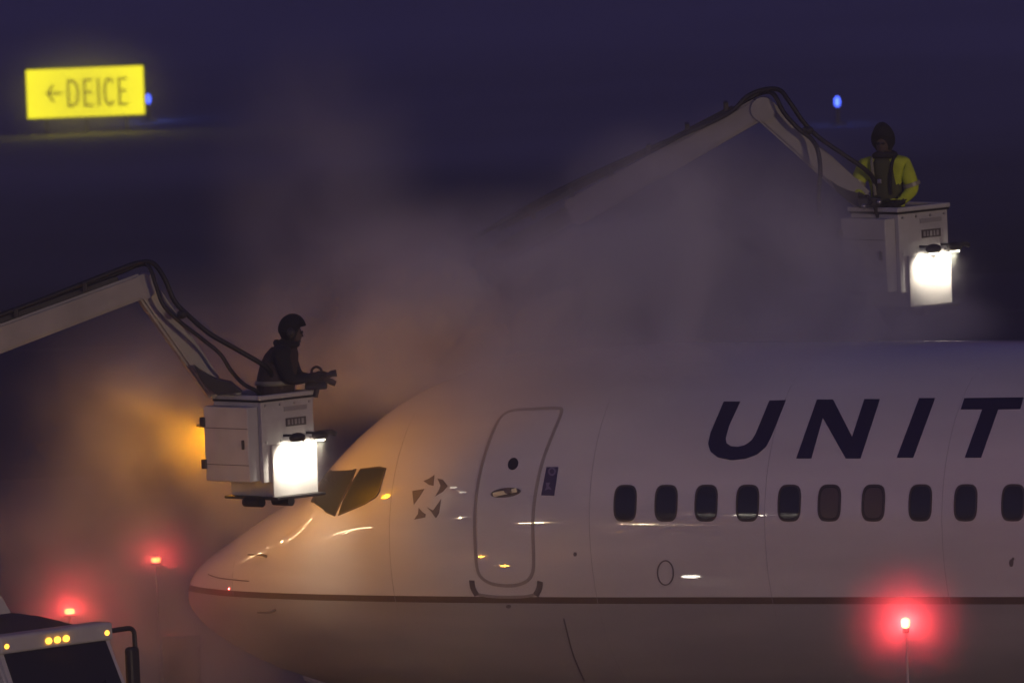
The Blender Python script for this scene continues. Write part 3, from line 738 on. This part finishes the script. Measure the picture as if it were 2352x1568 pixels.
shell('vest_band', J, ((.022, 1.06, .222, .238), (.028, 1.11, .222, .238)), 0, 'reflective', p1)
bm = BM(); tube(bm, spline([V((.175, .10, 1.475)), V((.245, .07, 1.485)), V((.265, 0, 1.485)), V((.245, -.07, 1.485)), V((.175, -.10, 1.475)), V((.085, -.09, 1.49)), V((.045, 0, 1.51)), V((.085, .09, 1.49)), V((.175, .10, 1.475))], 4), .035, 8); obj('collar', bm, 'jacket_dark', p1, smooth=True)

# spray nozzle in the hands of worker 1
ng = empty('spray_nozzle', at_y(735, 895, 0.0))
tag(ng, 'black fluid nozzle with ring handle and twin tips held by the worker at the nose', 'nozzle')
def NP(px, py, y=0.0): return at_y(px, py, y)-ng.location
bm = BM(); tube(bm, [NP(700, 874), NP(712, 872), NP(745, 867), NP(756, 866)], [.055, .075, .075, .05], 14); obj('nozzle_body', bm, 'dark_metal', ng)
bm = BM(); tube(bm, spline([NP(716, 860), NP(717, 848), NP(727, 842), NP(737, 848), NP(738, 858)], 5), .014, 8); obj('handle', bm, 'dark_metal', ng)
bm = BM(); tube(bm, [NP(750, 864, -.05), NP(762, 858, -.05), NP(773, 856, -.05)], [.028, .035, .04], 10); obj('tip', bm, 'dark_metal', ng)
bm = BM(); tube(bm, [NP(750, 872, .05), NP(762, 877, .05), NP(771, 881, .05)], [.03, .036, .03], 10); obj('tip', bm, 'dark_metal', ng)
bm = BM(); box(bm, NP(726, 886), (.24, .16, .07), None, .02); obj('grip_box', bm, 'dark_metal', ng)
bm = BM(); tube(bm, [NP(728, 893), NP(724, 912)], .03, 10); obj('mount', bm, 'dark_metal', ng)

# worker 2: facing the camera's left, high-visibility sleeves, dark harness
B2 = at_y(2040, 470, Y2+.15)
O2 = V((B2.x, B2.y, B2.z-.93))
J = base_joints((.05, 0), (.07, 0, 1.505), (.095, 0, 1.61), None)
J['lsh'] = ((.05, .225, 1.36), .10, 'chest'); J['lel'] = ((.02, .30, 1.09), .088, 'lsh'); J['lwr'] = ((.17, .20, .97), .05, 'lel'); J['lpalm'] = ((.225, .16, .955), (.036, .024), 'lwr')
J['rsh'] = ((.06, -.225, 1.36), .10, 'chest'); J['rel'] = ((.16, -.33, 1.14), .086, 'rsh'); J['rwr'] = ((.32, -.20, 1.03), .05, 'rel'); J['rpalm'] = ((.37, -.15, 1.015), (.036, .024), 'rwr')
hand(J, 'l', None, J['lpalm'][0], (.9, -.5, -.3), (0, -.2, 1), (0, -1, -.2)); hand(J, 'r', None, J['rpalm'][0], (.8, .6, -.3), (0, .2, 1), (0, 1, -.2))
def reg2(c):
    if c.z > 1.50: return 2
    if abs(c.y) > .175 or c.x > .20:
        if (c.y > 0 and c.z < 1.0 and c.x > .17) or (c.y < 0 and c.x > .325): return 1
        return 0 if c.z > .9 else 3
    return 0 if c.z > .95 else 3
p2, b2 = human('person', J, None, (['hivis', 'glove', 'face', 'jacket_dark'], reg2), facing=radians(-108), origin=O2)
tag(p2, 'worker with bright yellow sleeves, dark harness and hood in the bucket above the roof', 'person')
head_gear(p2, None, (.10, 0, 1.63), radians(16), point=.55)
shell('harness_vest', J, ((.0, .86, .17, .19), (.01, 1.0, .165, .185), (.02, 1.15, .165, .185), (.03, 1.28, .165, .18), (.045, 1.38, .155, .155), (.05, 1.46, .12, .12)), 0, 'vest_dark', p2)
for s in (-1, 1):
    bm = BM(); tube(bm, spline([V((.175, s*.09, 1.05)), V((.195, s*.10, 1.25)), V((.16, s*.12, 1.42)), V((.04, s*.13, 1.47)), V((-.08, s*.11, 1.42))], 4), .018, 6); obj('harness_strap', bm, 'reflective' if s < 0 else 'jacket_dark', p2)
bm = BM(); box(bm, (.195, -.03, 1.20), (.03, .05, .05), None, .008); obj('buckle', bm, 'steel', p2)
for key, z in (('l', 1.14), ('r', 1.17)):
    a = V(J[key+'sh'][0]).lerp(V(J[key+'el'][0]), .86); b = V(J[key+'sh'][0]).lerp(V(J[key+'el'][0]), .70)
    bm = BM(); tube(bm, [a, b], .10, 16); obj('sleeve_band', bm, 'reflective', p2)
bm = BM(); tube(bm, spline([V((.08, .10, 1.47)), V((.15, .06, 1.485)), V((.165, 0, 1.485)), V((.15, -.06, 1.485)), V((.08, -.10, 1.47)), V((0, -.09, 1.48)), V((-.04, 0, 1.50)), V((0, .09, 1.48)), V((.08, .10, 1.47))], 4), .04, 8); obj('collar', bm, 'jacket_dark', p2, smooth=True)
ng2 = empty('spray_control', at_y(1998, 468, Y2-.15))
tag(ng2, 'dark control handle with two metal knobs under the gloves of the yellow-sleeved worker', 'control handle')
bm = BM(); box(bm, (0, 0, .02), (.26, .14, .10), None, .02); obj('control_box', bm, 'dark_metal', ng2)
for dx, dz in ((-.07, -.02), (.10, .02)):
    bm = BM(); ellipsoid(bm, (dx, -.09, dz), (.03, .03, .03)); obj('knob', bm, 'steel', ng2, smooth=True)
bm = BM(); tube(bm, [V((.05, 0, -.02)), V((.09, .05, -.16))], .025, 8); obj('mount', bm, 'dark_metal', ng2)

# ------------------------------------------------------------------ lit deice sign
SY = 128.0
sc = at_y(196, 212, SY)
sign = empty('taxiway_sign', (sc.x, SY, 0)); tag(sign, 'glowing yellow taxiway sign reading DEICE with a left arrow', 'sign')
sz = sc.z
mat('sign_face', (.8, .7, .02), rough=.5, emit=(1.0, .90, .018), estr=1.45)
bm = BM(); box(bm, (0, .16, sz), (2.12, .26, .92), None, .03); obj('housing', bm, 'sign_housing', sign)
bm = BM(); box(bm, (0, .02, sz), (2.05, .03, .85), None, .008); obj('face_panel', bm, 'sign_face', sign)
for x in (-.7, 0, .7):
    bm = BM(); tube(bm, [V((x, .16, sz-.45)), V((x, .16, 0))], .022, 10); obj('leg', bm, 'pole_grey', sign)
def sx(zx): return (zx-772)/527
def szz(zy): return (452-zy)/527
def stroke(bm, pts, w=.043):
    for (x0, z0), (x1, z1) in zip(pts, pts[1:]):
        a, b = V((x0, 0, z0)), V((x1, 0, z1)); d = b-a; L = d.length; ang = atan2(d.z, d.x)
        box(bm, (a+b)/2, (L+w*.9, .012+random.random()*.0006, w), Matrix.Rotation(-ang, 3, 'Y'))
H0, H1 = -.235, .215
def glyph(name, strokes, x):
    bm = BM()
    for s_ in strokes: stroke(bm, s_)
    bmesh.ops.translate(bm, verts=bm.verts, vec=V((x, -.004, sz)))
    return obj(name, bm, 'sign_letter', sign)
wE = .125
arcD = [(0, H1), (.09, H1-.01), (.15, H1-.08), (.17, 0), (.15, H0+.08), (.09, H0+.01), (0, H0)]
arcC = [(.14, H1-.05), (.10, H1), (.05, H1-.01), (.012, H1-.09), (0, 0), (.012, H0+.09), (.05, H0+.01), (.10, H0), (.14, H0+.05)]
glyph('arrow', [[(0, 0), (.24, 0)], [(.10, .13), (0, 0), (.10, -.13)]], sx(420)+.0)
glyph('letter', [[(0, H0), (0, H1)], arcD], sx(615))
glyph('letter', [[(0, H0), (0, H1)], [(0, H1), (wE, H1)], [(0, 0), (wE*.85, 0)], [(0, H0), (wE, H0)]], sx(765))
glyph('letter', [[(0, H0), (0, H1)]], sx(893))
glyph('letter', [arcC], sx(950))
glyph('letter', [[(0, H0), (0, H1)], [(0, H1), (wE, H1)], [(0, 0), (wE*.85, 0)], [(0, H0), (wE, H0)]], sx(1085))

# ------------------------------------------------------------------ field lights
def taxi_light(px, py, label, power=60):
    p = at_z(px, py, .42); t = empty('taxiway_light', (p.x, p.y, 0)); tag(t, label, 'taxiway light', 'blue taxiway edge lights')
    bm = BM(); tube(bm, [V((0, 0, 0)), V((0, 0, .04)), V((0, 0, .05)), V((0, 0, .33))], [.15, .15, .035, .03], 12); obj('stem', bm, 'pole_grey', t)
    bm = BM(); tube(bm, [V((0, 0, .33)), V((0, 0, .36)), V((0, 0, .44)), V((0, 0, .49))], [.03, .045, .045, .02], 14); obj('lens', bm, 'lens_blue', t)
    lamp('blue_light', (0, 0, .42), power, (.14, .25, 1.0), .04, t)
taxi_light(340, 226, 'blue taxiway edge light glowing beside the yellow sign', 4)
taxi_light(1923, 232, 'blue taxiway edge light far behind the tall boom', 1)

def red_light(px, py, Y, label, power, rect=True, pole='pole_grey', r=.016):
    p = at_y(px, py, Y); t = empty('warning_light', (p.x, p.y, 0)); tag(t, label, 'warning light', 'red warning lights on posts')
    bm = BM(); tube(bm, [V((0, 0, 0)), V((0, 0, p.z-.06))], r, 10); box(bm, (0, 0, .03), (.3, .3, .06), None, .01); obj('post', bm, pole, t)
    if rect:
        bm = BM(); box(bm, (0, 0, p.z), (.10, .08, .045), None, .012); obj('lens', bm, 'lens_red_core', t)
        bm = BM(); box(bm, (0, 0, p.z-.045), (.13, .10, .03), None, .006); obj('base', bm, 'dark_metal', t)
    else:
        bm = BM(); ellipsoid(bm, (0, 0, p.z), (.045, .045, .055)); obj('lens', bm, 'lens_red_core', t, smooth=True)
        bm = BM(); tube(bm, [V((0, 0, p.z-.10)), V((0, 0, p.z-.05))], .035, 10); obj('base', bm, 'dark_metal', t)
    lamp('red_light', (0, 0, p.z), power, (1.0, .05, .06), .03, t)
red_light(2080, 1430, -9.0, 'red warning light on a slim pale mast in front of the airplane belly', 55, False, 'pole_pale', .014)
red_light(160, 1403, 3.0, 'red warning light on a post behind the truck cab roof', 24)
red_light(358, 1285, 14.0, 'red warning light on a dark post between the truck and the airplane nose', 24, r=.008)
c0 = at_y(415, 1455, 11.0)
cb = empty('equipment_cabinet', (c0.x, c0.y, 0)); tag(cb, 'dim grey equipment cabinet standing in the steam under the airplane nose', 'cabinet')
bm = BM(); box(bm, (0, 0, c0.z/2), (.42, .4, c0.z), None, .02); obj('body', bm, 'cabinet', cb)
bm = BM(); box(bm, (0, -.205, c0.z/2), (.36, .012, c0.z-.1), None, .004); obj('door', bm, 'cabinet', cb)

# ------------------------------------------------------------------ apron lamps: the row whose mirror images run along the fuselage
def mirror_of(px, py, dist):
    """where a lamp must stand for its mirror image to fall on this spot of the skin"""
    h, _ = hit(px, py); n = V()
    for dx in range(-14, 15, 4):
        for dy in range(-14, 15, 4):
            q = hit(px+dx, py+dy)[1]
            if q is not None: n += q
    n.normalize()
    hw = PM @ h; nw = PM.to_3x3() @ n; v = (hw-CAM).normalized()
    return hw+(v-nw*(2*v.dot(nw)))*dist
def apron_lamp(px, py, dist, power, col, where, zmin=3.0):
    p = mirror_of(px, py, dist)
    if p.z < zmin: p.z = zmin
    t = empty('apron_lamp', (p.x, p.y, 0)); tag(t, 'lamp post whose light is mirrored on the fuselage '+where, 'lamp post', 'apron lamps mirrored in the fuselage')
    bm = BM(); tube(bm, [V((0, 0, 0)), V((0, 0, p.z-.3))], [.12, .07], 10); obj('post', bm, 'pole_grey', t)
    bm = BM(); box(bm, (0, 0, p.z+.36), (1.0, .5, .12), None, .03); tube(bm, [V((0, 0, p.z-.3)), V((0, 0, p.z+.3))], .05, 8); obj('head', bm, 'dark_metal', t)
    bm = BM(); box(bm, (0, 0, p.z+.02), (.3, .3, .3), None, .05); obj('lens', bm, 'lens_warm', t)
    lamp('apron_light', (0, 0, p.z), power, col, .13, t)
    return p
KEY = .13
WARM = (1.0, .72, .42)
for px, py, dist, pw, where in ((1058, 1188, 170, 90000, 'between emblem and door'), (1237, 1199, 170, 90000, 'at the right edge of the door'), (1377, 1210, 175, 60000, 'left of the first cabin window'),
        (1495, 1215, 175, 30000, 'under the second cabin window'), (985, 1208, 150, 20000, 'just under the emblem'), (868, 1211, 120, 40000, 'right below the side flight deck window'),
        (800, 1222, 120, 30000, 'below the front windshield'), (650, 1242, 90, 20000, 'high on the nose'), (600, 1268, 80, 14000, 'near the tip of the nose')):
    apron_lamp(px, py, dist, pw*KEY, WARM, where)
mast = empty('floodlight_mast', (190, -330, 0)); tag(mast, 'tall floodlight mast lighting the whole apron from behind the viewer', 'floodlight mast')
bm = BM(); tube(bm, [V((0, 0, 0)), V((0, 0, 28))], [.3, .15], 12); obj('mast_pole', bm, 'pole_grey', mast)
bm = BM(); tube(bm, [V((0, 0, 28.0)), V((0, 0, 28.3))], 1.3, 16); obj('lamp_ring', bm, 'dark_metal', mast)
bm = BM(); ellipsoid(bm, (0, 0, 27.3), (.6, .6, .4)); obj('lamp_glass', bm, 'lens_warm', mast)
lamp('mast_light', (0, 0, 27.3), 1400000, (1.0, .74, .46), .5, mast)

lens_mat('strip_light', (1.0, .72, .42), 45); lens_mat('strip_bright', (1.0, .66, .34), 150)
for k in ('strip_light', 'strip_bright'): MATS[k].cycles.emission_sampling = 'FRONT_BACK'; lens_mat('lens_bright_amber', (1.0, .5, .08), 25); lens_mat('lens_bright_white', (1.0, .92, .75), 22)
def light_strip(p0, p1, dist, label, m='strip_light', w=.25):  # glowing strips added so their reflections draw the streaks on the nose
    a = mirror_of(*p0, dist); b = mirror_of(*p1, dist); c = (a+b)/2
    t = empty('streak_strip', (c.x, c.y, 0)); tag(t, label, 'light strip', 'added light strips mirrored on the nose')
    bm = BM(); beam(bm, a-V((c.x, c.y, 0)), b-V((c.x, c.y, 0)), w, w, bev=0); obj('tube', bm, m, t)
    for q in (a, b):
        bm = BM(); tube(bm, [V((q.x-c.x, q.y-c.y, 0)), V((q.x-c.x, q.y-c.y, max(q.z-.3, .3)))], .1, 8); obj('post', bm, 'pole_grey', t)
light_strip((562, 1287), (658, 1241), 60, 'long added light strip standing in for a row of lamps, mirrored low on the airplane nose', 'strip_bright', .15)
light_strip((768, 1227), (872, 1210), 60, 'long added light strip standing in for a row of lamps, mirrored below the flight deck windows')
def low_light(px, py, dist, m, label, size=.16):
    p = mirror_of(px, py, dist); print('LOW', [round(c, 2) for c in p])
    if p.z < .3: 
        f = (.35-NOSE.z)/(p.z-NOSE.z); p = mirror_of(px, py, dist*min(1, abs(f)))
    p.z = max(p.z, .3)
    t = empty('marker_lamp', (p.x, p.y, 0)); tag(t, label, 'marker lamp', 'low marker lamps on the apron')
    bm = BM(); tube(bm, [V((0, 0, 0)), V((0, 0, p.z-.1))], [.12, .05], 10); obj('post', bm, 'pole_grey', t)
    bm = BM(); ellipsoid(bm, (0, 0, p.z), (size, size, size*.8)); obj('lens', bm, m, t, smooth=True)
for px, py, dist in ((1103, 1277, 5.95), (1160, 1298, 6.1)):
    p = mirror_of(px, py, dist); bm = BM(); ellipsoid(bm, p, (.10, .10, .08)); o = obj('side_lamp', bm, 'lens_bright_amber', t1, smooth=True); o.matrix_parent_inverse = t1.matrix_world.inverted()
    lo = lamp('side_light', p, 28, (1.0, .38, .005), .08, t1); lo.matrix_parent_inverse = t1.matrix_world.inverted()
low_light(1587, 1323, 7, 'lens_bright_white', 'white marker lamp mirrored beside the round service panel', .11)
p = mirror_of(1722, 1186, 40); t = empty('floodlight', (p.x, p.y, 0)); tag(t, 'white floodlight on a post, mirrored in the cabin windows', 'floodlight')
bm = BM(); box(bm, (0, 0, p.z), (.3, .3, .3), None, .05); obj('lamp_glass', bm, 'lens_bright_white', t)
bm = BM(); tube(bm, [V((0, 0, 0)), V((0, 0, p.z-.25))], .09, 10); obj('post', bm, 'pole_grey', t)

# ------------------------------------------------------------------ steam and haze
def volume(name, bmm, build, label=None):
    m = bpy.data.materials.new(name); m.use_nodes = True; t = m.node_tree; t.nodes.clear()
    o = t.nodes.new('ShaderNodeOutputMaterial'); pv = t.nodes.new('ShaderNodeVolumePrincipled'); t.links.new(pv.outputs[0], o.inputs['Volume'])
    build(t, pv)
    ob = obj(name, bmm, m); ob['kind'] = 'stuff'; return ob, m
def hz(t, pv):
    pv.inputs['Color'].default_value = (.85, .84, .9, 1); pv.inputs['Density'].default_value = .0006; pv.inputs['Anisotropy'].default_value = .3
bm = BM(); box(bm, (0, 620, 21.8), (1900, 1700, 46.4)); haze, hm = volume('haze', bm, hz)

BLOBS = [  # px, py, depth, rx, ry, rz (m), density
    (1520, 720, 2.0, 3.0, 2.4, 1.0, 1.25), (1800, 690, 2.6, 1.4, 2.0, 1.1, .85), (1130, 690, 2.2, 2.2, 2.2, 1.1, .75), (1600, 530, 3.0, 1.8, 2.0, 1.25, .45),
    (740, 520, 2.0, 1.2, 1.8, 2.0, .13), (900, 790, 1.8, 1.9, 1.6, .9, .42), (1180, 865, -.2, 2.2, 1.2, .55, .30), (1600, 800, -.4, 2.8, 1.0, .38, .45),
    (400, 950, 1.2, 1.7, 1.8, 1.5, .20), (385, 965, .7, .95, .8, .7, .85), (540, 1250, 3.2, 1.8, 1.8, 1.8, .17), (380, 1480, 3.0, 2.0, 2.6, 1.3, .16), (180, 1350, 2.0, 1.8, 3.0, 1.6, .10), (2120, 745, .5, .9, 1.2, .35, .35),  # the dense blob beside the beacon is added to strengthen its glow
]
BX0, BX1, BY0, BY1, BZ0, BZ1 = -7.0, 6.4, -2.4, 9.0, .3, 9.3
def st(t, pv):
    N = t.nodes; L = t.links
    geo = N.new('ShaderNodeNewGeometry')
    nz = N.new('ShaderNodeTexNoise'); nz.inputs['Scale'].default_value = .70; nz.inputs['Detail'].default_value = 3; nz.inputs['Roughness'].default_value = .55; nz.inputs['Distortion'].default_value = .6
    L.new(geo.outputs['Position'], nz.inputs['Vector'])
    mr = N.new('ShaderNodeMapRange'); mr.interpolation_type = 'SMOOTHSTEP'; mr.inputs[1].default_value = .34; mr.inputs[2].default_value = .68; mr.inputs[3].default_value = .06; mr.inputs[4].default_value = 1.7
    L.new(nz.outputs[0], mr.inputs[0])
    acc = None
    for (px, py, Y, rx, ry, rz, dn) in BLOBS:
        c = at_y(px, py, Y)
        sb = N.new('ShaderNodeVectorMath'); sb.operation = 'SUBTRACT'; L.new(geo.outputs['Position'], sb.inputs[0]); sb.inputs[1].default_value = c
        dv = N.new('ShaderNodeVectorMath'); dv.operation = 'DIVIDE'; L.new(sb.outputs[0], dv.inputs[0]); dv.inputs[1].default_value = (rx*1.25, ry*1.25, rz*1.25)
        ln = N.new('ShaderNodeVectorMath'); ln.operation = 'LENGTH'; L.new(dv.outputs[0], ln.inputs[0])
        q = N.new('ShaderNodeMapRange'); q.interpolation_type = 'SMOOTHSTEP'; q.inputs[1].default_value = 1.0; q.inputs[2].default_value = 0.0; q.inputs[3].default_value = 0; q.inputs[4].default_value = dn*STEAM
        L.new(ln.outputs['Value'], q.inputs[0])
        if acc is None: acc = q.outputs[0]
        else:
            ad = N.new('ShaderNodeMath'); ad.operation = 'ADD'; L.new(acc, ad.inputs[0]); L.new(q.outputs[0], ad.inputs[1]); acc = ad.outputs[0]
    mu = N.new('ShaderNodeMath'); mu.operation = 'MULTIPLY'; L.new(acc, mu.inputs[0]); L.new(mr.outputs[0], mu.inputs[1])
    ad = N.new('ShaderNodeMath'); ad.operation = 'ADD'; L.new(mu.outputs[0], ad.inputs[0]); ad.inputs[1].default_value = .0012
    L.new(ad.outputs[0], pv.inputs['Density']); pv.inputs['Color'].default_value = (.98, .965, .965, 1); pv.inputs['Anisotropy'].default_value = .0
STEAM = 1.8
bm = BM(); box(bm, ((BX0+BX1)/2, (BY0+BY1)/2, (BZ0+BZ1)/2), (BX1-BX0, BY1-BY0, BZ1-BZ0)); steam, smt = volume('steam', bm, st)
S.cycles.volume_step_rate = 1.0

# mist puffs added round lamps and sign to give them halos
def halo_mist(c, rad, dens):
    def b(t, pv):
        N = t.nodes; L = t.links; geo = N.new('ShaderNodeNewGeometry')
        sb = N.new('ShaderNodeVectorMath'); sb.operation = 'SUBTRACT'; L.new(geo.outputs['Position'], sb.inputs[0]); sb.inputs[1].default_value = c
        dv = N.new('ShaderNodeVectorMath'); dv.operation = 'DIVIDE'; L.new(sb.outputs[0], dv.inputs[0]); dv.inputs[1].default_value = rad
        ln = N.new('ShaderNodeVectorMath'); ln.operation = 'LENGTH'; L.new(dv.outputs[0], ln.inputs[0])
        q = N.new('ShaderNodeMapRange'); q.interpolation_type = 'SMOOTHSTEP'; q.inputs[1].default_value = 1.0; q.inputs[2].default_value = 0.0; q.inputs[3].default_value = 0; q.inputs[4].default_value = 1
        pw = N.new('ShaderNodeMath'); pw.operation = 'POWER'; pw.inputs[1].default_value = 2.5; mu = N.new('ShaderNodeMath'); mu.operation = 'MULTIPLY'; mu.inputs[1].default_value = dens
        L.new(ln.outputs['Value'], q.inputs[0]); L.new(q.outputs[0], pw.inputs[0]); L.new(pw.outputs[0], mu.inputs[0]); L.new(mu.outputs[0], pv.inputs['Density']); pv.inputs['Color'].default_value = (.92, .9, .93, 1)
    bm = BM(); ellipsoid(bm, c, rad, None, 3); return volume('halo_mist', bm, b)
for px, py, Y, rr, dn in ((2080, 1430, -9.0, 1.1, 1.2), (160, 1403, 3.0, 1.1, .9), (358, 1285, 14.0, 1.1, .9)):
    halo_mist(at_y(px, py, Y), (rr, rr, rr), dn)
halo_mist(V((sc.x, SY-.1, sz)), (2.8, 2.0, 1.9), .9)
for q, dn in ((Qb1(.12, -.55, -.75), .35), (Qb2(.12, -.55, -.75), .35)):
    halo_mist(q, (.85, .85, .85), dn)
# the fluid jet from the nozzle to the roof
j0, j1 = at_y(776, 858, 0.0), at_y(1480, 836, .9)
bm = BM(); tube(bm, [j0.lerp(j1, t_/6) for t_ in range(7)], [.02, .05, .09, .13, .18, .23, .30], 12)
def jet(t, pv):
    pv.inputs['Color'].default_value = (.97, .96, .96, 1); pv.inputs['Density'].default_value = .8
volume('spray', bm, jet)
